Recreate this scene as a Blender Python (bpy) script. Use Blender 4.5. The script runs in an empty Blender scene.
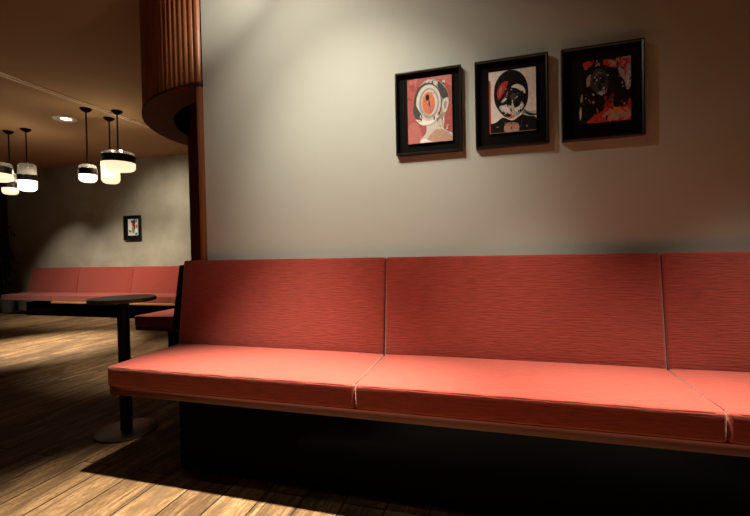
import bpy, bmesh, math, random
from mathutils import Vector, Matrix
from mathutils.geometry import tessellate_polygon
random.seed(7)
D = bpy.data
SC = bpy.context.scene
COL = SC.collection
PI = math.pi

# ------------------------------------------------------------------ camera
cd = D.cameras.new('camera')
cd.sensor_width = 36.0
cd.lens = 411.5 * 36.0 / 750.0
cd.clip_start = 0.02
cam = D.objects.new('camera', cd)
COL.objects.link(cam)
R_ = Vector((0.960, 0.279, -0.021))
F_ = Vector((-0.280, 0.960, -0.016)).normalized()
R_ = (R_ - F_ * R_.dot(F_)).normalized()
U_ = R_.cross(F_)
cam.matrix_world = Matrix(((R_.x, U_.x, -F_.x, 0.0), (R_.y, U_.y, -F_.y, 0.0),
                           (R_.z, U_.z, -F_.z, 0.93), (0, 0, 0, 1)))
SC.camera = cam

# ------------------------------------------------------------------ world, lights, exposure
wd = D.worlds.new('world'); SC.world = wd
wd.use_nodes = True
wd.node_tree.nodes['Background'].inputs[0].default_value = (1.0, 0.80, 0.60, 1)
wd.node_tree.nodes['Background'].inputs[1].default_value = 0.004
SC.view_settings.view_transform = 'Standard'
SC.view_settings.look = 'None'
SC.view_settings.gamma = 1.0
SC.view_settings.use_curve_mapping = False
SC.view_settings.exposure = 0.0


def spot(name, loc, target, watts, angle, blend, color=(1.0, 0.86, 0.68), size=0.03):
    l = D.lights.new(name, 'SPOT')
    l.energy = watts; l.color = color
    l.spot_size = math.radians(angle); l.spot_blend = blend
    l.shadow_soft_size = size
    o = D.objects.new(name, l); COL.objects.link(o)
    o.location = loc
    o.rotation_euler = (Vector(target) - Vector(loc)).to_track_quat('-Z', 'Y').to_euler()
    return o


CEIL = 2.52
spot('bench_spot', (-0.85, 1.40, 2.50), (-0.85, 0.97, 0.4), 1640, 57, 1.0)
spot('bench_spot_right', (0.10, 1.40, 2.50), (0.14, 1.06, 0.4), 700, 56, 1.0)
spot('bench_spot_far_right', (0.95, 1.40, 2.50), (0.90, 1.06, 0.4), 620, 56, 1.0)
spot('wall_spot', (-1.00, 1.02, 2.50), (-0.66, 1.865, 1.56), 50, 90, 1.0)
spot('wall_fill_low', (-0.70, 0.78, 2.50), (-0.55, 1.865, 1.22), 96, 58, 1.0)  # added fill to brighten the lower wall, not a known fitting
spot('wall_spot_high', (-1.02, 1.40, 2.50), (-1.0, 1.865, 2.15), 6, 115, 1.0)
spot('bulkhead_spot', (-0.50, 1.46, 2.42), (-1.72, 1.87, 2.22), 75, 40, 1.0)
spot('far_wall_spot', (-4.60, 4.00, 2.48), (-4.85, 5.4, 1.15), 120, 88, 1.0)
spot('downlight_spot', (-4.70, 3.56, 2.49), (-4.60, 3.22, 0.0), 1500, 46, 1.0)
spot('far_bench_spot', (-6.9, 4.00, 2.49), (-6.9, 5.05, 0.2), 170, 66, 1.0)
spot('far_bench_spot_middle', (-6.0, 4.00, 2.49), (-6.0, 5.05, 0.2), 220, 66, 1.0)
spot('far_bench_spot_right', (-5.1, 4.00, 2.49), (-5.1, 5.05, 0.2), 230, 66, 1.0)
spot('side_bench_fill', (-2.95, 3.1, 2.49), (-2.90, 3.1, 0.0), 330, 50, 1.0)  # added fill to lift the side bench seat, no lamp known above it

# ------------------------------------------------------------------ material helpers
def mat(name, color=(0.5, 0.5, 0.5), rough=0.6, metal=0.0, spec=0.5):
    m = D.materials.new(name); m.use_nodes = True
    b = m.node_tree.nodes['Principled BSDF']
    b.inputs['Base Color'].default_value = (*color, 1)
    b.inputs['Roughness'].default_value = rough
    b.inputs['Metallic'].default_value = metal
    b.inputs['Specular IOR Level'].default_value = spec
    return m


class NT:
    def __init__(s, m):
        s.t = m.node_tree; s.n = s.t.nodes; s.l = s.t.links
        s.b = s.n['Principled BSDF']

    def node(s, kind, **kw):
        x = s.n.new(kind)
        for k, v in kw.items():
            if k.startswith('i_'):
                key = k[2:]
                key = int(key) if key.isdigit() else key.replace('_', ' ')
                x.inputs[key].default_value = v
            else:
                setattr(x, k, v)
        return x

    def link(s, a, b): s.l.new(a, b)

    def coords(s, scale=(1, 1, 1), rot=(0, 0, 0), loc=(0, 0, 0)):
        tc = s.node('ShaderNodeTexCoord'); mp = s.node('ShaderNodeMapping')
        mp.inputs['Scale'].default_value = scale
        mp.inputs['Rotation'].default_value = rot
        mp.inputs['Location'].default_value = loc
        s.link(tc.outputs['Object'], mp.inputs['Vector'])
        return mp.outputs['Vector']

    def noise(s, vec, scale=5.0, detail=4.0, rough=0.5, dist=0.0):
        x = s.node('ShaderNodeTexNoise')
        x.inputs['Scale'].default_value = scale; x.inputs['Detail'].default_value = detail
        x.inputs['Roughness'].default_value = rough; x.inputs['Distortion'].default_value = dist
        s.link(vec, x.inputs['Vector'])
        return x.outputs['Fac']

    def ramp(s, fac, stops):
        r = s.node('ShaderNodeValToRGB')
        e = r.color_ramp.elements
        while len(e) < len(stops): e.new(0.5)
        for q, (p, c) in zip(e, stops):
            q.position = p; q.color = (*c, 1)
        s.link(fac, r.inputs['Fac'])
        return r.outputs['Color']

    def mix(s, fac, a, b, mode='MIX'):
        x = s.node('ShaderNodeMix', data_type='RGBA', blend_type=mode)
        for sock, v in ((x.inputs[0], fac), (x.inputs[6], a), (x.inputs[7], b)):
            if isinstance(v, (int, float)): sock.default_value = v
            elif isinstance(v, tuple): sock.default_value = (*v, 1)
            else: s.link(v, sock)
        return x.outputs[2]

    def math(s, op, a, b=0.0):
        x = s.node('ShaderNodeMath', operation=op)
        for sock, v in ((x.inputs[0], a), (x.inputs[1], b)):
            if isinstance(v, (int, float)): sock.default_value = v
            else: s.link(v, sock)
        return x.outputs[0]

    def bump(s, height, strength=0.3, dist=0.01):
        x = s.node('ShaderNodeBump')
        x.inputs['Strength'].default_value = strength
        x.inputs['Distance'].default_value = dist
        s.link(height, x.inputs['Height'])
        s.link(x.outputs['Normal'], s.b.inputs['Normal'])

    def color(s, c): s.link(c, s.b.inputs['Base Color'])


def fabric_mat():
    m = mat('salmon_ribbed_fabric', rough=0.85, spec=0.2); t = NT(m)
    # weft ribs run along the length of the bench on seat and back alike
    tc = t.node('ShaderNodeTexCoord'); sp = t.node('ShaderNodeSeparateXYZ')
    t.link(tc.outputs['Object'], sp.inputs[0])
    yz = t.math('ADD', sp.outputs[2], t.math('MULTIPLY', sp.outputs[1], 0.9))
    cb = t.node('ShaderNodeCombineXYZ')
    t.link(t.math('MULTIPLY', sp.outputs[0], 16.0), cb.inputs[0])
    t.link(t.math('MULTIPLY', yz, 150.0), cb.inputs[1])
    ribs = t.noise(cb.outputs[0], 1.0, 2.0, 0.6)
    fine = t.noise(t.coords((420, 420, 420)), 1.0, 1.0)
    blot = t.noise(t.coords(), 3.0, 3.0)
    h = t.math('ADD', ribs, t.math('MULTIPLY', fine, 0.25))
    c = t.ramp(ribs, [(0.3, (0.175, 0.018, 0.011)), (0.7, (0.275, 0.032, 0.019))])
    c = t.mix(t.math('MULTIPLY', blot, 0.35), c, (0.22, 0.026, 0.015))
    t.color(c)
    t.bump(h, 0.6, 0.003)
    t.b.inputs['Sheen Weight'].default_value = 0.42
    t.b.inputs['Sheen Roughness'].default_value = 0.5
    t.b.inputs['Sheen Tint'].default_value = (1.0, 0.84, 0.74, 1)
    return m


def wood_mat(name, dark, light, rough=0.4, along=2, fine=1.0):
    m = mat(name, rough=rough); t = NT(m)
    sc = [38 * fine] * 3; sc[along] = 2.0
    g = t.noise(t.coords(tuple(sc)), 1.0, 5.0, 0.6, 0.6)
    t.color(t.ramp(g, [(0.3, dark), (0.72, light)]))
    t.bump(g, 0.12, 0.003)
    return m


def floor_mat():
    m = mat('oak_plank_floor', rough=0.6, spec=0.12); t = NT(m)
    tc = t.node('ShaderNodeTexCoord'); sp = t.node('ShaderNodeSeparateXYZ')
    t.link(tc.outputs['Object'], sp.inputs[0])
    cb = t.node('ShaderNodeCombineXYZ')
    t.link(t.math('ADD', sp.outputs[1], 7.3), cb.inputs[0])
    t.link(t.math('ADD', sp.outputs[0], 0.158 * 70 - 0.08), cb.inputs[1])
    br = t.node('ShaderNodeTexBrick')
    br.offset = 0.37; br.offset_frequency = 2; br.squash = 1.0
    br.inputs['Color1'].default_value = (0.0, 0, 0, 1); br.inputs['Color2'].default_value = (1, 1, 1, 1)
    br.inputs['Mortar'].default_value = (0.5, 0.5, 0.5, 1)
    br.inputs['Scale'].default_value = 1.0
    br.inputs['Mortar Size'].default_value = 0.0035
    br.inputs['Mortar Smooth'].default_value = 0.2
    br.inputs['Brick Width'].default_value = 2.4
    br.inputs['Row Height'].default_value = 0.158
    t.link(cb.outputs[0], br.inputs['Vector'])
    plank = br.outputs['Color']
    # each plank gets its own slice of the grain noise
    off = t.node('ShaderNodeCombineXYZ')
    rw = t.math('FLOOR', t.math('DIVIDE', t.math('ADD', sp.outputs[0], 0.158 * 70 - 0.08), 0.158))
    t.link(t.math('MULTIPLY', sp.outputs[0], 26.0), off.inputs[0])
    t.link(t.math('ADD', t.math('MULTIPLY', sp.outputs[1], 1.6), t.math('MULTIPLY', rw, 3.7)), off.inputs[1])
    t.link(t.math('MULTIPLY', plank, 9.0), off.inputs[2])
    grain = t.noise(off.outputs[0], 1.0, 6.0, 0.65, 1.2)
    off2 = t.node('ShaderNodeCombineXYZ')
    t.link(t.math('MULTIPLY', sp.outputs[0], 9.0), off2.inputs[0])
    t.link(t.math('ADD', t.math('MULTIPLY', sp.outputs[1], 3.2), t.math('MULTIPLY', rw, 5.1)), off2.inputs[1])
    stain = t.noise(off2.outputs[0], 1.0, 4.0, 0.6, 0.8)
    speck = t.noise(t.coords((160, 30, 60)), 1.0, 3.0, 0.7)
    c = t.ramp(grain, [(0.32, (0.022, 0.011, 0.005)), (0.43, (0.110, 0.062, 0.027)), (0.56, (0.215, 0.130, 0.062)), (0.72, (0.31, 0.20, 0.102))])
    c = t.mix(t.ramp(stain, [(0.44, (0, 0, 0)), (0.62, (0.85, 0.85, 0.85))]), c, (0.035, 0.020, 0.010))
    c = t.mix(t.ramp(speck, [(0.48, (0, 0, 0)), (0.62, (0.8, 0.8, 0.8))]), c, (0.03, 0.018, 0.009))
    c = t.mix(0.22, c, t.mix(plank, (0.09, 0.052, 0.025), (0.32, 0.20, 0.10)))
    c = t.mix(br.outputs['Fac'], c, (0.012, 0.008, 0.005))
    t.color(c)
    h = t.math('SUBTRACT', t.math('MULTIPLY', grain, 0.35), br.outputs['Fac'])
    t.bump(h, 0.5, 0.003)
    t.link(t.ramp(grain, [(0.2, (0.75, 0.75, 0.75)), (0.8, (0.55, 0.55, 0.55))]), t.b.inputs['Roughness'])
    return m


def plaster(name, a, b, scale=1.5, rough=0.85, bump=0.08):
    m = mat(name, rough=rough, spec=0.25); t = NT(m)
    g = t.noise(t.coords(), scale, 6.0, 0.55, 0.3)
    t.color(t.ramp(g, [(0.3, a), (0.7, b)]))
    t.bump(t.noise(t.coords(), 60.0, 4.0, 0.6), bump, 0.003)
    return m


def see_through(name, tint, gloss, frost=0.0):
    m = D.materials.new(name); m.use_nodes = True
    n = m.node_tree.nodes; l = m.node_tree.links
    n.remove(n['Principled BSDF'])
    tr = n.new('ShaderNodeBsdfTransparent'); tr.inputs[0].default_value = (*tint, 1)
    gl = n.new('ShaderNodeBsdfGlossy'); gl.inputs['Roughness'].default_value = 0.03
    fr = n.new('ShaderNodeLayerWeight'); fr.inputs['Blend'].default_value = gloss
    ml = n.new('ShaderNodeMath'); ml.operation = 'MULTIPLY_ADD'; ml.inputs[1].default_value = 0.8; ml.inputs[2].default_value = 0.006
    l.new(fr.outputs['Fresnel'], ml.inputs[0])
    mx = n.new('ShaderNodeMixShader')
    l.new(ml.outputs[0], mx.inputs[0]); l.new(tr.outputs[0], mx.inputs[1]); l.new(gl.outputs[0], mx.inputs[2])
    if frost:
        tl = n.new('ShaderNodeBsdfTranslucent'); tl.inputs[0].default_value = (0.9, 0.88, 0.84, 1)
        m2 = n.new('ShaderNodeMixShader'); m2.inputs[0].default_value = frost
        l.new(mx.outputs[0], m2.inputs[1]); l.new(tl.outputs[0], m2.inputs[2]); mx = m2
    l.new(mx.outputs[0], n['Material Output'].inputs[0])
    return m


def glow(name, color, strength):
    m = mat(name, (0.85, 0.8, 0.7), 0.35)
    b = m.node_tree.nodes['Principled BSDF']
    b.inputs['Emission Color'].default_value = (*color, 1)
    b.inputs['Emission Strength'].default_value = strength
    return m


M = dict(
    fabric=fabric_mat(),
    board=wood_mat('seat_board_plywood', (0.085, 0.014, 0.007), (0.12, 0.022, 0.010), 0.5, 0),
    lit_board=wood_mat('lit_orange_plywood', (0.40, 0.18, 0.06), (0.56, 0.28, 0.10), 0.5, 0),  # far seat board in its lit tone, the light is put into the colour
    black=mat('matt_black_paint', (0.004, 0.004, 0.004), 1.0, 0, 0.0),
    endpanel=mat('dark_end_panel', (0.02, 0.011, 0.009), 0.6, 0, 0.3),
    steel=mat('black_powder_coated_steel', (0.010, 0.010, 0.011), 0.5, 0.0, 0.4),
    basesteel=mat('dark_bronze_plate', (0.035, 0.028, 0.022), 0.42, 0.6),
    tabletop=mat('dark_grey_laminate', (0.055, 0.062, 0.058), 0.38),
    frame=mat('black_lacquer', (0.006, 0.006, 0.006), 0.3, 0, 0.4),
    matboard=mat('black_mount_board', (0.006, 0.006, 0.006), 0.9, 0, 0.1),
    glass=see_through('picture_glass', (0.995, 0.995, 0.995), 0.05),
    shadeglass=see_through('clear_lamp_glass', (0.92, 0.89, 0.84), 0.25, 0.035),
    cordm=mat('black_cord', (0.004, 0.003, 0.003), 0.9, 0, 0.05),
    band=mat('black_lamp_band', (0.012, 0.010, 0.009), 0.35),
    opalw=glow('opal_glass_white', (1.0, 0.86, 0.66), 2.6),
    opalc=glow('opal_glass_cream', (1.0, 0.78, 0.50), 1.15),
    bulb=glow('downlight_lens', (1.0, 0.86, 0.66), 14.0),
    white=mat('white_fitting', (0.7, 0.66, 0.6), 0.4),
    flute=wood_mat('fluted_walnut', (0.20, 0.062, 0.022), (0.38, 0.13, 0.046), 0.38, 2),
    soffit=wood_mat('reddish_soffit_veneer', (0.06, 0.009, 0.004), (0.095, 0.015, 0.006), 0.75, 1, 0.5),
    trim=wood_mat('stained_wood_trim', (0.22, 0.085, 0.034), (0.34, 0.14, 0.058), 0.4, 2),
    darkwood=wood_mat('dark_stained_wood', (0.24, 0.050, 0.022), (0.34, 0.08, 0.036), 0.5, 2),
    wall=plaster('grey_beige_plaster', (0.45, 0.49, 0.455), (0.49, 0.535, 0.50), 1.2),
    farwall=plaster('mottled_grey_plaster', (0.24, 0.225, 0.175), (0.38, 0.36, 0.29), 1.7),
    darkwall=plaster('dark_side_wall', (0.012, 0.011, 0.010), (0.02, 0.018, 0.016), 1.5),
    ceil=plaster('brown_ceiling_paint', (0.35, 0.228, 0.122), (0.39, 0.258, 0.142), 0.9),
    line=mat('pale_ceiling_bead', (0.80, 0.68, 0.52), 0.5),
    leaf=mat('dark_leaf', (0.012, 0.022, 0.010), 0.45),
    stem=mat('dark_stem', (0.03, 0.022, 0.012), 0.7),
    pot=mat('grey_pot', (0.16, 0.15, 0.13), 0.6),
    soil=mat('soil', (0.015, 0.010, 0.007), 0.95),
    floor=floor_mat(),
)


# ------------------------------------------------------------------ mesh helpers
def obj(name, bm, m, parent=None, smooth=True):
    me = D.meshes.new(name)
    bmesh.ops.recalc_face_normals(bm, faces=bm.faces[:])
    bm.to_mesh(me); bm.free()
    for x in (m if isinstance(m, (list, tuple)) else [m]): me.materials.append(x)
    if smooth:
        for p in me.polygons: p.use_smooth = True
        try: me.set_sharp_from_angle(angle=math.radians(38))
        except Exception: pass
    o = D.objects.new(name, me); COL.objects.link(o)
    if parent: o.parent = parent
    return o


def thing(name, label, cat, loc=(0, 0, 0), rz=0.0, group=None):
    o = D.objects.new(name, None); COL.objects.link(o)
    o.empty_display_size = 0.1
    o.location = loc; o.rotation_euler = (0, 0, rz)
    o['label'] = label; o['category'] = cat
    if group: o['group'] = group
    return o


def struct(name, bm, m, smooth=False):
    o = obj(name, bm, m, None, smooth); o['kind'] = 'structure'
    return o


def add_box(bm, x0, x1, y0, y1, z0, z1, bev=0.0):
    r = bmesh.ops.create_cube(bm, size=1.0)
    vs = r['verts']
    for v in vs:
        v.co = Vector((x0 + (v.co.x + .5) * (x1 - x0), y0 + (v.co.y + .5) * (y1 - y0), z0 + (v.co.z + .5) * (z1 - z0)))
    if bev > 0:
        es = list({e for v in vs for e in v.link_edges})
        bmesh.ops.bevel(bm, geom=es, offset=bev, segments=2, profile=0.5, affect='EDGES')


def box(x0, x1, y0, y1, z0, z1, bev=0.0):
    bm = bmesh.new(); add_box(bm, x0, x1, y0, y1, z0, z1, bev); return bm


def add_lathe(bm, prof, seg=48, c=(0, 0), closed=False):
    rings = []
    for r, z in prof:
        if r < 1e-6:
            rings.append([bm.verts.new((c[0], c[1], z))])
        else:
            rings.append([bm.verts.new((c[0] + r * math.cos(2 * PI * k / seg), c[1] + r * math.sin(2 * PI * k / seg), z)) for k in range(seg)])
    for a, b in zip(rings, rings[1:]):
        for k in range(seg):
            k2 = (k + 1) % seg
            if len(a) == 1 and len(b) == 1: continue
            if len(a) == 1: bm.faces.new((a[0], b[k], b[k2]))
            elif len(b) == 1: bm.faces.new((a[k], a[k2], b[0]))
            else: bm.faces.new((a[k], a[k2], b[k2], b[k]))


def lathe(prof, seg=48, c=(0, 0)):
    bm = bmesh.new(); add_lathe(bm, prof, seg, c); return bm


def add_tube(bm, pts, rad, seg=8, cap=True):
    pts = [Vector(p) for p in pts]
    rads = rad if isinstance(rad, (list, tuple)) else [rad] * len(pts)
    prev = None; rings = []
    up = Vector((0, 0, 1))
    for i, p in enumerate(pts):
        d = (pts[min(i + 1, len(pts) - 1)] - pts[max(i - 1, 0)]).normalized()
        if prev is None:
            a = d.cross(up)
            if a.length < 1e-3: a = d.cross(Vector((1, 0, 0)))
        else:
            a = prev - d * prev.dot(d)
        a.normalize(); b = d.cross(a); prev = a
        rings.append([bm.verts.new(p + (a * math.cos(2 * PI * k / seg) + b * math.sin(2 * PI * k / seg)) * rads[i]) for k in range(seg)])
    for a, b in zip(rings, rings[1:]):
        for k in range(seg):
            bm.faces.new((a[k], a[(k + 1) % seg], b[(k + 1) % seg], b[k]))
    if cap:
        bm.faces.new(rings[0][::-1]); bm.faces.new(rings[-1])


def rounded(hx, hy, hz, r, warp, n=(14, 8, 5)):
    """a padded box of half sizes hx,hy,hz with round edges; warp maps local (u,v,w in -1..1, q) to a point"""
    def axis(h, k):
        inner = [-(h - r) + 2 * (h - r) * i / k for i in range(k + 1)]
        e = [r * s for s in (1.0, 0.8, 0.55, 0.27)]
        return [-(h - r) - x for x in e] + inner + [(h - r) + x for x in e[::-1]]
    A = [axis(h, k) for h, k in zip((hx, hy, hz), n)]
    H = (hx, hy, hz)
    bm = bmesh.new(); cache = {}

    def vert(q):
        key = tuple(round(c, 6) for c in q)
        if key not in cache:
            inner = Vector([max(-(h - r), min(h - r, c)) for c, h in zip(q, H)])
            d = Vector(q) - inner
            p = inner + d.normalized() * r
            cache[key] = bm.verts.new(warp(p, Vector([p[i] / H[i] for i in range(3)])))
        return cache[key]
    for ax in range(3):
        i, j = [k for k in range(3) if k != ax]
        for sgn in (-1, 1):
            for a0, a1 in zip(A[i], A[i][1:]):
                for b0, b1 in zip(A[j], A[j][1:]):
                    vs = []
                    for a, b in ((a0, b0), (a1, b0), (a1, b1), (a0, b1)):
                        q = [0, 0, 0]; q[ax] = sgn * H[ax]; q[i] = a; q[j] = b
                        vs.append(vert(q))
                    if len(set(vs)) == 4:
                        bm.faces.new(vs)
    return bm


# ------------------------------------------------------------------ the setting
WALL_Y = 1.865
struct('floor', box(-8.7, 3.2, -1.6, 5.6, -0.05, 0.0), M['floor'])
struct('ceiling', box(-8.7, 3.2, -1.6, 5.6, CEIL, CEIL + 0.05), M['ceil'])
struct('wall_back', box(-1.478, 3.2, WALL_Y, 1.985, 0, CEIL), M['wall'])
struct('wall_far', box(-8.7, -1.4, 5.40, 5.5, 0, CEIL), M['farwall'])
struct('wall_left', box(-8.72, -8.60, -1.6, 5.40, 0, CEIL), M['darkwall'])
struct('wall_partition', box(-2.225, -1.70, 2.62, 4.9, 0, CEIL), M['darkwood'])
struct('trim_1', box(-1.499, -1.4785, 1.838, 1.985, 0, 1.822, 0.002), M['trim'], True)
bm = bmesh.new()
for x in (-4.012, -4.058):
    add_box(bm, x - 0.008, x + 0.008, -1.6, 5.40, CEIL - 0.010, CEIL)
struct('trim_2', bm, M['line'])

# rounded fluted bulkhead over the end of the wall
BC = (-1.476, 2.751); BR = 0.916; BIN = 0.738; SOF = 1.824
bulk = thing('fluted_bulkhead', 'round reddish brown fluted wood bulkhead curving out from the end of the grey wall', 'bulkhead', (BC[0], BC[1], SOF))
bm = bmesh.new()
NF = 78; SUB = 8
a0, a1 = -PI / 2, -3 * PI / 2
lo, hi = [], []
for k in range(NF * SUB + 1):
    t = k / (NF * SUB); a = a0 + (a1 - a0) * t
    ph = (k % SUB) / SUB
    rr = BR - 0.018 + 0.018 * math.sqrt(max(0.0, 1 - (2 * ph - 1) ** 2))
    x, y = rr * math.cos(a), rr * math.sin(a)
    lo.append(bm.verts.new((x, y, 0.016))); hi.append(bm.verts.new((x, y, CEIL - SOF)))
for k in range(len(lo) - 1): bm.faces.new((lo[k], lo[k + 1], hi[k + 1], hi[k]))
obj('fluted_panel', bm, M['flute'], bulk)
bm = bmesh.new()
ringv = []
NS = 96
for k in range(NS + 1):
    a = a0 + (a1 - a0) * k / NS
    cs, sn = math.cos(a), math.sin(a)
    ringv.append([bm.verts.new((r * cs, r * sn, z)) for r, z in ((BIN, 0), (BR + 0.004, 0), (BR + 0.004, 0.016), (BIN, 0.016))])
for a, b in zip(ringv, ringv[1:]):
    for i in range(4): bm.faces.new((a[i], a[(i + 1) % 4], b[(i + 1) % 4], b[i]))
bm.faces.new(ringv[0]); bm.faces.new(ringv[-1][::-1])
obj('soffit_panel', bm, M['soffit'], bulk)
bm = bmesh.new()
pr = []
for k in range(NS + 1):
    a = a0 + (a1 - a0) * k / NS
    pr.append([bm.verts.new((BIN * math.cos(a), BIN * math.sin(a), z)) for z in (0.016, CEIL - SOF)])
for a, b in zip(pr, pr[1:]): bm.faces.new((a[0], b[0], b[1], a[1]))
obj('inner_lining', bm, M['black'], bulk)


# ------------------------------------------------------------------ banquettes
def banquette(label, loc, rz, n, L, depth, zs, zcush, zboard, back_dy, ztop, wall_gap, base_x0, base_y0, panel=False, seat_ext=0.0, board=None):
    """front edge of the seat on local y = 0, crease at y = depth, length along +x"""
    t = thing('banquette', label, 'bench', loc, rz, 'salmon upholstered banquettes')
    gap = 0.0022
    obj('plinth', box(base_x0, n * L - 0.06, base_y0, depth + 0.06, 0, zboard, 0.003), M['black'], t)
    bx0, by0, bmat = board if board else (0.006 - seat_ext, 0.008, M['board'])
    obj('seat_board', box(bx0, n * L - 0.006, by0, depth + 0.06, zboard, zcush, 0.003), bmat, t)
    yb0 = depth + back_dy + wall_gap            # rear of the back pads
    for k in range(n):
        cx = (k + 0.5) * L
        ext = seat_ext / 2 if k == 0 else 0.0; cx = (k + 0.5) * L - ext
        hx, hy, hz = L / 2 - gap + ext, (depth + 0.05) / 2, (zs - zcush) / 2
        def warp(p, q):
            puff = 0.006 * max(0, 1 - q.x ** 6) * max(0, 1 - q.y ** 4)
            return Vector((cx + p.x, hy + p.y, zcush + hz + p.z + (puff + 0.007 * (q.y + 1) / 2 if q.z > 0 else 0)))
        s = obj('seat_cushion', rounded(hx, hy, hz, 0.010, warp), M['fabric'], t)
        bm = bmesh.new()
        e = 0.0034
        add_tube(bm, [(cx - hx + e, depth, zs - e), (cx - hx + e, 0.03, zs - e), (cx - hx + 0.012, 0.010, zs - e), (cx - hx + 0.03, e, zs - e)]
                 + [(cx - hx + 0.03 + (2 * hx - 0.06) * i / 20, e, zs - e + 0.001 * math.sin(i * 2.1)) for i in range(1, 20)]
                 + [(cx + hx - 0.03, e, zs - e), (cx + hx - 0.012, 0.010, zs - e), (cx + hx - e, 0.03, zs - e), (cx + hx - e, depth, zs - e)], 0.0022, 8)
        obj('piping', bm, M['fabric'], s)
        bh = (ztop - zs) / 2 + 0.004
        bt = (back_dy + wall_gap) / 2
        def warpb(p, q):
            w = (q.z + 1) / 2
            yf = depth + back_dy * w
            yy = (q.y + 1) / 2
            y = yf + (yb0 - yf) * yy
            puff = 0.007 * max(0, 1 - q.x ** 6) * max(0, 1 - q.z ** 4) * (1 - yy)
            if q.z < 0: puff += 0
            return Vector((cx + p.x, y - puff, zs - 0.008 + bh + p.z))
        obj('backrest_cushion', rounded(hx, max(bt, 0.03), bh, 0.012, warpb, (14, 4, 10)), M['fabric'], t)
    if panel:
        bm = bmesh.new()
        x0, x1 = n * L, n * L + 0.014
        outline = [(depth - 0.012, zcush - 0.01), (depth + back_dy - 0.008, ztop - 0.004), (yb0, ztop - 0.004), (yb0, zcush - 0.01)]
        A = [bm.verts.new((x0, y, z)) for y, z in outline]; B = [bm.verts.new((x1, y, z)) for y, z in outline]
        bm.faces.new(A); bm.faces.new(B[::-1])
        for i in range(4): bm.faces.new((A[i], A[(i + 1) % 4], B[(i + 1) % 4], B[i]))
        e = obj('end_panel', bm, M['endpanel'], t, False); e['label'] = 'dark end panel of the backrest'
    return t


banquette('long salmon red banquette in the foreground against the grey wall below three black frames',
          (-1.573, 1.35, 0), 0, 3, 1.092, 0.408, 0.465, 0.379, 0.343, 0.062, 0.902, 0.040, 0.24, 0.12, False, 0.022)
banquette('salmon banquette along the far mottled wall under the small black framed picture',
          (-7.95, 4.85, 0), 0, 4, 1.15, 0.40, 0.335, 0.242, 0.212, 0.08, 0.765, 0.065, 0.50, 0.05, board=(1.15, -0.02, M['lit_board']))
banquette('short salmon banquette with dark end panel, turned side-on behind the foreground bench',
          (-2.77, 4.50, 0), -PI / 2, 2, 0.95, 0.39, 0.457, 0.372, 0.342, 0.085, 0.860, 0.05, 0.10, 0.27, True)


# ------------------------------------------------------------------ pedestal table
tb = thing('pedestal_table', 'small round dark pedestal table beside the left end of the foreground bench', 'table', (-1.903, 1.72, 0))
obj('base_plate', lathe([(0, 0), (0.148, 0), (0.150, 0.003), (0.150, 0.007), (0.146, 0.010), (0, 0.010)], 64), M['basesteel'], tb)
obj('column', box(-0.0215, 0.0215, -0.0215, 0.0215, 0.010, 0.688, 0.004), M['steel'], tb)
obj('top_plate', box(-0.07, 0.07, -0.07, 0.07, 0.688, 0.694, 0.001), M['steel'], tb)
obj('tabletop', lathe([(0, 0.694), (0.156, 0.694), (0.159, 0.697), (0.159, 0.711), (0.156, 0.714), (0, 0.714)], 64), M['tabletop'], tb)


# ------------------------------------------------------------------ pictures
def ellipse(cx, cy, rx, ry, rot=0, n=28, a0=0, a1=360):
    out = []
    full = abs(a1 - a0) >= 360
    for k in range(n if full else n + 1):
        a = math.radians(a0 + (a1 - a0) * k / n)
        x, y = rx * math.cos(a), ry * math.sin(a)
        c, s = math.cos(math.radians(rot)), math.sin(math.radians(rot))
        out.append((cx + x * c - y * s, cy + x * s + y * c))
    return out


def blob(pts, sub=5):
    n = len(pts); out = []
    for i in range(n):
        p0, p1, p2, p3 = (pts[(i + d) % n] for d in (-1, 0, 1, 2))
        for k in range(sub):
            t = k / sub
            out.append(tuple(0.5 * (2 * b + (c - a) * t + (2 * a - 5 * b + 4 * c - d) * t * t + (3 * b - a - 3 * c + d) * t ** 3)
                             for a, b, c, d in zip(p0, p1, p2, p3)))
    return out


def splats(n, x0, x1, y0, y1, cols, smin, smax, seed):
    rr = random.Random(seed); out = []
    for _ in range(n):
        cx, cy = rr.uniform(x0, x1), rr.uniform(y0, y1); s0 = rr.uniform(smin, smax); st = rr.uniform(0.5, 2.2); ro = rr.uniform(0, 6.28)
        pts = []
        for k in range(7):
            a = 2 * PI * k / 7; q = s0 * rr.uniform(0.5, 1.3)
            dx, dy = q * math.cos(a) * st, q * math.sin(a) / st
            pts.append((cx + dx * math.cos(ro) - dy * math.sin(ro), cy + dx * math.sin(ro) + dy * math.cos(ro)))
        out.append((rr.choice(cols), blob(pts, 3)))
    return out


INK = {}
def ink(c):
    if c not in INK:
        m = mat('print_ink_%02d' % len(INK), c, 0.7, 0, 0.2)

        t = NT(m)
        g = t.noise(t.coords(), 70.0, 3.0)
        t.color(t.ramp(g, [(0.35, tuple(x * 0.9 for x in c)), (0.65, tuple(min(1, x * 1.06) for x in c))]))
        INK[c] = m
    return INK[c]


def clip01(poly):
    def cut(poly, ax, lim, keep_less):
        out = []
        for i in range(len(poly)):
            a, b = poly[i], poly[(i + 1) % len(poly)]
            ina = (a[ax] <= lim) if keep_less else (a[ax] >= lim)
            inb = (b[ax] <= lim) if keep_less else (b[ax] >= lim)
            if ina: out.append(a)
            if ina != inb:
                t = (lim - a[ax]) / (b[ax] - a[ax])
                out.append(tuple(a[k] + (b[k] - a[k]) * t for k in (0, 1)))
        return out
    for ax, lim, less in ((0, 0, False), (0, 1, True), (1, 0, False), (1, 1, True)):
        if poly: poly = cut(poly, ax, lim, less)
    return poly


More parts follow.
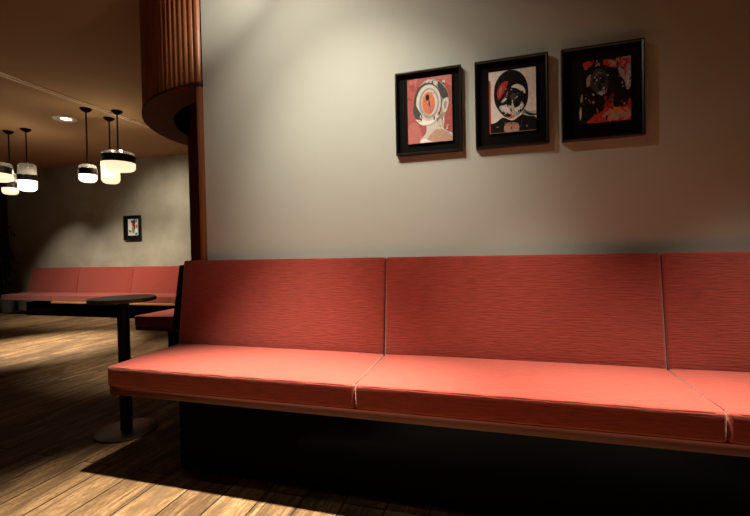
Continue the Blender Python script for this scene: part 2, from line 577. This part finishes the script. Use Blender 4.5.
def picture(label, x0, x1, z0, z1, wall, depth, art, layers, rim=0.010, group=None, metal=False):
    xc, zc = (x0 + x1) / 2, (z0 + z1) / 2
    t = thing('framed_picture', label, 'picture', (xc, wall, zc), 0, group)
    w, h = (x1 - x0) / 2, (z1 - z0) / 2
    bm = bmesh.new()
    def loop(dx, y): return [bm.verts.new((sx * (w - dx), y, sz * (h - dx))) for sx, sz in ((-1, -1), (1, -1), (1, 1), (-1, 1))]
    Ls = [loop(0, 0), loop(0, -depth + 0.002), loop(0.002, -depth), loop(rim - 0.005, -depth), loop(rim, -depth + 0.004), loop(rim, -0.004)]
    for a, b in zip(Ls, Ls[1:]):
        for i in range(4): bm.faces.new((a[i], a[(i + 1) % 4], b[(i + 1) % 4], b[i]))
    obj('frame_moulding', bm, M['frame'], t, False)
    obj('backing_board', box(-w + rim, w - rim, -0.006, -0.001, -h + rim, h - rim), M['matboard'], t, False)
    ax0, ax1, az0, az1 = art
    ax0 -= xc; ax1 -= xc; az0 -= zc; az1 -= zc
    ya = -depth * 0.55
    bm = bmesh.new()
    add_box(bm, ax0, ax1, ya, -0.006, az0, az1)
    mats = [ink(layers[0][0])]
    for i, (c, poly) in enumerate(layers[1:]):
        m = ink(c)
        if m not in mats: mats.append(m)
        poly = clip01(poly)
        if len(poly) < 3: continue
        y = ya - 0.00003 * (i + 1)
        vs = [bm.verts.new((ax0 + (ax1 - ax0) * u, y, az0 + (az1 - az0) * v)) for u, v in poly]
        for tri in tessellate_polygon([[v.co for v in vs]]):
            f = bm.faces.new([vs[k] for k in tri]); f.material_index = mats.index(m)
    p = obj('art_print', bm, mats, t, False)
    obj('glass_pane', box(-w + rim, w - rim, -depth + 0.005, -depth + 0.0065, -h + rim, h - rim), M['glass'], t, False)
    return t


K = (0.008, 0.007, 0.007); W = (0.92, 0.90, 0.87); G = (0.36, 0.35, 0.34); DG = (0.07, 0.068, 0.068); LG = (0.66, 0.64, 0.62)
ROSE = (0.44, 0.115, 0.11); ROSE2 = (0.54, 0.19, 0.175); OR = (0.70, 0.22, 0.10); TAN = (0.55, 0.36, 0.27); RED = (0.62, 0.045, 0.045)
art1 = [(ROSE, None),
        (ROSE2, blob([(0, .25), (.18, .33), (.3, .18), (.3, 0), (0, 0)])),
        (ROSE2, blob([(.5, 1), (1, 1), (1, .82), (.8, .93)])),
        (LG, blob([(.28, .0), (.42, .16), (.42, .33), (.62, .32), (.75, .38), (.80, .2), (1.02, .1), (1.02, 0)])),
        (TAN, blob([(.45, .02), (.55, .14), (.72, .2), (.98, .08), (.98, .0)])),
        (G, blob([(.30, .88), (.48, .97), (.72, .93), (.88, .80), (.93, .66), (.86, .42), (.70, .34), (.40, .36), (.26, .6)])),
        (LG, blob([(.42, .93), (.55, .96), (.7, .9), (.6, .86)])),
        *splats(26, .42, .84, .84, .96, [G, DG, LG], .012, .03, 3),
        *splats(10, .62, .92, .10, .34, [G, LG, TAN], .02, .05, 5),
        *splats(14, .02, .26, .55, .98, [ROSE2, ROSE, (0.36, 0.08, 0.08)], .02, .06, 8),
        (DG, blob([(.70, .92), (.86, .80), (.92, .68), (.84, .62), (.74, .74)])),
        (LG, blob([(.80, .62), (.90, .66), (.93, .58), (.88, .46), (.80, .44), (.77, .52)])),
        (G, blob([(.83, .59), (.88, .60), (.87, .51), (.82, .5)])),
        (TAN, blob([(.62, .34), (.78, .42), (.78, .52), (.66, .52)])),
        (DG, ellipse(.46, .60, .32, .32, 8)),
        (W, blob([(.20, .36), (.34, .27), (.56, .29), (.70, .40), (.62, .44), (.42, .36), (.26, .44)])),
        (LG, ellipse(.48, .61, .28, .28, 8)),
        (DG, blob([(.16, .62), (.13, .48), (.22, .36), (.34, .40), (.26, .5)])),
        (G, ellipse(.49, .60, .225, .235, 8)),
        (LG, ellipse(.50, .61, .18, .20, 8)),
        (OR, ellipse(.48, .60, .145, .175, 6)),
        (ROSE2, ellipse(.53, .55, .07, .10)),
        (OR, ellipse(.55, .62, .05, .06)),
        (K, ellipse(.46, .69, .042, .048)),
        (DG, ellipse(.50, .60, .016, .05, 10)),
        *splats(14, .36, .62, .44, .78, [OR, ROSE2, G, (0.5, 0.12, 0.06)], .008, .022, 12),
        *splats(12, .22, .70, .34, .46, [W, LG, DG], .01, .03, 13),
        (K, ellipse(.46, .69, .042, .048)),
        (W, blob([(.30, .0), (.36, .06), (.5, .02), (.54, .0)]))]
CREAM = (0.95, 0.90, 0.86)
art2 = [(CREAM, None),
        (K, blob([(-.02, 0), (-.02, .14), (.14, .17), (.30, .24), (.50, .18), (.74, .27), (.98, .20), (1.02, .02), (1.02, -.02)])),
        (LG, blob([(.62, .36), (.75, .25), (.98, .22), (.98, .30), (.82, .31), (.72, .40)])),
        (G, blob([(.60, .40), (.72, .28), (.92, .25), (.80, .32)])),
        (TAN, blob([(.34, .0), (.34, .13), (.48, .15), (.62, .12), (.62, .0)])),
        (OR, blob([(.37, .11), (.5, .14), (.61, .11), (.5, .09)])),
        (K, blob([(.15, .44), (.11, .62), (.14, .80), (.28, .95), (.46, 1.0), (.66, .95), (.80, .80), (.84, .60), (.80, .42), (.68, .30), (.5, .22), (.32, .26)])),
        (LG, blob([(.22, .42), (.34, .28), (.46, .21), (.60, .26), (.74, .40), (.66, .48), (.52, .40), (.40, .44)])),
        (W, blob([(.28, .40), (.40, .29), (.45, .34), (.38, .43)])),
        (W, blob([(.54, .36), (.62, .30), (.71, .40), (.64, .45)])),
        (OR, blob([(.36, .27), (.46, .21), (.56, .25), (.46, .29)])),
        (RED, blob([(.20, .54), (.18, .68), (.28, .80), (.42, .82), (.36, .70), (.28, .60)])),
        (ROSE2, blob([(.22, .60), (.23, .70), (.30, .76), (.28, .66)])),
        (W, blob([(.48, .72), (.60, .76), (.74, .70), (.78, .60), (.72, .62), (.60, .69)])),
        (G, blob([(.26, .50), (.36, .58), (.40, .55), (.31, .48)])),
        (W, blob([(.28, .50), (.37, .56), (.36, .52)])),
        (K, blob([(.40, .62), (.52, .68), (.66, .60), (.68, .44), (.56, .38), (.44, .44)])),
        (DG, blob([(.45, .58), (.53, .62), (.6, .56), (.52, .48)])),
        (LG, blob([(.47, .36), (.50, .48), (.54, .38), (.51, .24)])),
        (K, blob([(.30, .34), (.42, .30), (.47, .26), (.42, .24), (.32, .29)])),
        (K, blob([(.74, .33), (.86, .27), (.99, .25), (.99, .23), (.84, .24)])),
        *splats(16, .34, .72, .28, .48, [W, LG, G, K], .008, .026, 21),
        *splats(14, .36, .72, .46, .70, [K, DG, G, LG], .008, .022, 22),
        *splats(8, .20, .40, .58, .80, [RED, ROSE2, DG], .010, .026, 23),
        *splats(12, .05, .95, .02, .16, [K, DG, TAN], .012, .03, 24),
        (RED, [(-.01, 0), (.03, 0), (.03, .86), (-.01, .86)])]
BLU = (0.42, 0.42, 0.47)
art3 = [(K, None),
        (RED, blob([(.10, .97), (.22, 1.0), (.28, .93), (.14, .89)])),
        (RED, blob([(.48, .98), (.60, .99), (.76, .94), (.74, .84), (.58, .88)])),
        (TAN, blob([(.60, .97), (.72, .93), (.70, .86), (.60, .90)])),
        (BLU, blob([(.76, 1.0), (1.0, 1.0), (1.0, .56), (.92, .48), (.88, .62), (.78, .76)])),
        (RED, blob([(.80, .96), (.92, .90), (.90, .80), (.80, .84)])),
        (LG, blob([(.90, .80), (.99, .74), (.99, .60), (.93, .56)])),
        (RED, blob([(.86, .98), (.97, .96), (.98, .88), (.90, .90)])),
        (RED, blob([(.20, .0), (.28, .10), (.46, .18), (.58, .34), (.64, .42), (.72, .26), (.88, .22), (.98, .34), (1.0, .0)])),
        (TAN, blob([(.46, .12), (.60, .18), (.80, .20), (.96, .18), (.96, .02), (.70, .02), (.54, .04)])),
        (OR, blob([(.60, .20), (.74, .22), (.86, .18), (.72, .14)])),
        (RED, blob([(.22, .06), (.34, .12), (.46, .08), (.46, .0), (.24, .0)])),
        (K, blob([(.62, .40), (.72, .50), (.86, .52), (.92, .40), (.86, .26), (.72, .22), (.66, .30)])),
        *splats(26, .74, 1.0, .50, .98, [BLU, RED, LG, DG, K], .012, .04, 31),
        *splats(16, .10, .78, .84, .99, [RED, K, TAN, DG], .012, .035, 32),
        *splats(30, .22, .98, .02, .36, [RED, TAN, OR, K, (0.3, 0.02, 0.02)], .012, .04, 33),
        *splats(18, .0, .2, .05, .5, [LG, DG, K], .006, .02, 34),
        (TAN, blob([(.18, .58), (.16, .70), (.24, .78), (.26, .66)])),
        (DG, blob([(.24, .60), (.26, .78), (.38, .86), (.52, .80), (.58, .64), (.54, .48), (.44, .42), (.34, .48)])),
        (K, ellipse(.34, .68, .05, .055)), (K, ellipse(.47, .67, .05, .055)),
        (K, blob([(.39, .60), (.42, .64), (.44, .56), (.40, .54)])),
        (LG, blob([(.38, .47), (.46, .42), (.55, .47), (.50, .49), (.43, .49)])),
        (G, blob([(.33, .76), (.40, .80), (.46, .77), (.40, .78)])),
        (G, blob([(.04, .40), (.08, .48), (.09, .38), (.06, .34)])),
        (LG, blob([(.02, .18), (.05, .28), (.06, .14), (.03, .06)])),
        *splats(34, .24, .58, .42, .84, [G, DG, K, LG, K], .008, .024, 35),
        *splats(16, .46, .66, .22, .50, [RED, K, (0.3, 0.02, 0.02)], .01, .03, 36)]
GR = 'framed pictures on the walls'
picture('black framed print of a grey head with target-like rings on rose, leftmost of the three', -0.425, -0.129, 1.363, 1.735, WALL_Y, 0.030,
        (-0.370, -0.171, 1.413, 1.702), art1, group=GR)
picture('black framed print of a black-haired head on cream, middle of the three', -0.072, 0.222, 1.363, 1.735, WALL_Y, 0.030,
        (-0.014, 0.175, 1.426, 1.686), art2, group=GR)
picture('black framed dark print with splashes of red, rightmost of the three', 0.272, 0.569, 1.363, 1.735, WALL_Y, 0.030,
        (0.334, 0.524, 1.428, 1.678), art3, group=GR)
GRN = (0.25, 0.33, 0.20)
art4 = [(W, None), (LG, blob([(.0, .0), (.0, .22), (.3, .26), (1.0, .2), (1.0, 0)])),
        (K, blob([(.62, 1.0), (.72, 1.0), (.76, .5), (.70, .3), (.62, .4)])), (DG, blob([(.34, .92), (.6, .9), (.58, .74), (.36, .76)])),
        (RED, blob([(.42, .72), (.62, .74), (.66, .56), (.46, .54)])), (GRN, blob([(.40, .50), (.62, .48), (.68, .2), (.44, .18)])),
        (DG, blob([(.06, .34), (.26, .30), (.34, .2), (.12, .22)])), (ROSE2, blob([(.80, .60), (.97, .66), (.97, .44), (.84, .46)])),
        (G, blob([(.74, .98), (.98, .98), (.96, .80), (.78, .76)])), (DG, blob([(.74, .12), (.95, .14), (.93, .04), (.76, .03)]))]
picture('small black framed colourful print alone on the far mottled wall', -5.88, -5.535, 1.197, 1.602, 5.40, 0.035,
        (-5.795, -5.60, 1.275, 1.545), art4, group=GR)


# ------------------------------------------------------------------ pendant lamps
def pendant(label, x, y, z0, w, hg, hb, ho, opal, flat=False):
    """z0 bottom, w width, heights of clear glass, band and opal diffuser"""
    t = thing('pendant_lamp', label, 'pendant lamp', (x, y, z0), 0, 'pendant lamps in the far room')
    r = w / 2
    top = CEIL - z0
    rc = min(0.5 * ho, 0.05)
    prof = [(0, 0)] + [(r - rc + rc * math.sin(a) - 0.004, rc - rc * math.cos(a)) for a in [PI / 2 * i / 6 for i in range(7)]] + [(r - 0.003, ho), (0, ho)]
    d = obj('diffuser', lathe(prof, 48), opal, t)
    d['label'] = 'glowing opal glass diffuser'
    obj('metal_band', lathe([(r - 0.004, ho - 0.002), (r, ho), (r, ho + hb), (r - 0.004, ho + hb + 0.002), (0, ho + hb + 0.002)], 48), M['band'], t)
    g0 = ho + hb; rg = min(0.035, hg * 0.6)
    prof = [(r - 0.006, g0)] + [(r - 0.006 - rg + rg * math.cos(a), g0 + hg - rg + rg * math.sin(a)) for a in [PI / 2 * i / 6 for i in range(7)]] + [(0.014, g0 + hg)]
    gl = obj('glass_dome', lathe(prof, 48), M['shadeglass'], t); gl['label'] = 'clear glass upper dome'
    obj('socket', lathe([(0, g0 + hg * 0.5), (0.016, g0 + hg * 0.5), (0.016, g0 + hg + 0.012), (0.008, g0 + hg + 0.03), (0, g0 + hg + 0.03)], 20), M['cordm'], t)
    obj('cord', lathe([(0, g0 + hg + 0.02), (0.0075, g0 + hg + 0.02), (0.0075, top - 0.02), (0, top - 0.02)], 10), M['cordm'], t)
    obj('ceiling_canopy', lathe([(0, top - 0.038), (0.016, top - 0.037), (0.036, top - 0.027), (0.055, top - 0.009), (0.057, top), (0, top)], 32), M['cordm'], t)
    l = D.lights.new('lamp_bulb', 'POINT'); l.energy = 2.6; l.color = (1.0, 0.80, 0.56); l.shadow_soft_size = 0.012
    lo_ = D.objects.new('lamp_bulb', l); COL.objects.link(lo_); lo_.parent = t; lo_.location = (min(0.04, r * 0.4), 0, g0 + 0.022)
    return t


pendant('small pendant lamp with clear dome, black band and white diffuser, hanging alone', -4.176, 3.393, 1.738, 0.174, 0.044, 0.062, 0.078, M['opalw'])
pendant('wide flat drum pendant lamp with black band and cream diffuser', -3.935, 3.556, 1.872, 0.335, 0.036, 0.078, 0.080, M['opalc'])
pendant('narrow pendant lamp with cream diffuser, half hidden behind the wide drum lamp', -4.218, 3.705, 1.772, 0.195, 0.11, 0.07, 0.178, M['opalc'])
pendant('tall pendant lamp with high clear glass dome and bright white diffuser', -5.502, 3.681, 1.760, 0.200, 0.140, 0.066, 0.128, M['opalw'])
pendant('low pendant lamp with cream diffuser, lowest at the left edge', -5.785, 3.670, 1.735, 0.172, 0.12, 0.07, 0.080, M['opalc'])
pendant('wide drum pendant lamp cut by the left edge of the photo', -5.455, 3.300, 1.826, 0.343, 0.050, 0.075, 0.075, M['opalc'])

# recessed downlight in the ceiling
dl = thing('recessed_downlight', 'round recessed ceiling downlight shining between the pendant lamps', 'downlight', (-4.70, 3.56, CEIL))
obj('trim_ring', lathe([(0.078, -0.001), (0.081, -0.008), (0.108, -0.008), (0.116, -0.003), (0.116, 0.0)], 40), M['white'], dl)
obj('lens', lathe([(0, -0.006), (0.044, -0.006), (0.050, -0.003), (0, -0.003)], 40, (0.022, 0.0)), M['bulb'], dl)

obj('reflector', lathe([(0, -0.0025), (0.0775, -0.0025), (0.0775, -0.0005), (0, -0.0005)], 40), M['white'], dl)

# ------------------------------------------------------------------ plant in the dark far corner
pl = thing('potted_plant', 'dark leafy potted plant in the shadowy far left corner', 'plant', (-8.20, 5.10, 0))
obj('pot', lathe([(0, 0), (0.09, 0), (0.095, 0.01), (0.125, 0.26), (0.128, 0.275), (0.118, 0.275), (0.112, 0.25), (0, 0.25)], 32), M['pot'], pl)
obj('soil', lathe([(0, 0.252), (0.110, 0.252), (0.06, 0.262), (0, 0.264)], 24), M['soil'], pl)
bs, bl = bmesh.new(), bmesh.new()
for i in range(9):
    a = i * 2.4; h = 0.55 + 0.09 * i
    tip = Vector((0.11 * math.cos(a), 0.11 * math.sin(a), 0.25 + h))
    pts = [Vector((0.02 * math.cos(a), 0.02 * math.sin(a), 0.25)).lerp(tip, s) + Vector((0, 0, 0.03 * math.sin(PI * s))) for s in (0, .25, .5, .75, 1)]
    add_tube(bs, pts, [0.006, 0.005, 0.005, 0.004, 0.003], 6)
    for s in (0.45, 0.62, 0.78, 0.9, 1.0):
        p = pts[0].lerp(tip, s)
        aa = a + s * 9
        dirv = Vector((math.cos(aa), math.sin(aa), 0.25 - 0.5 * s)).normalized()
        side = dirv.cross(Vector((0, 0, 1))).normalized()
        ln, wd_ = 0.10 + 0.03 * random.random(), 0.026
        rows = []
        for q, ww in ((0, .1), (.25, .8), (.5, 1), (.75, .65), (1, .05)):
            c = p + dirv * ln * q + Vector((0, 0, -0.05 * q * q))
            rows.append([bl.verts.new(c + side * wd_ * ww), bl.verts.new(c + Vector((0, 0, -0.006 * ww))), bl.verts.new(c - side * wd_ * ww)])
        for A, B in zip(rows, rows[1:]):
            bl.faces.new((A[0], A[1], B[1], B[0])); bl.faces.new((A[1], A[2], B[2], B[1]))
obj('stems', bs, M['stem'], pl)
obj('leaves', bl, M['leaf'], pl)
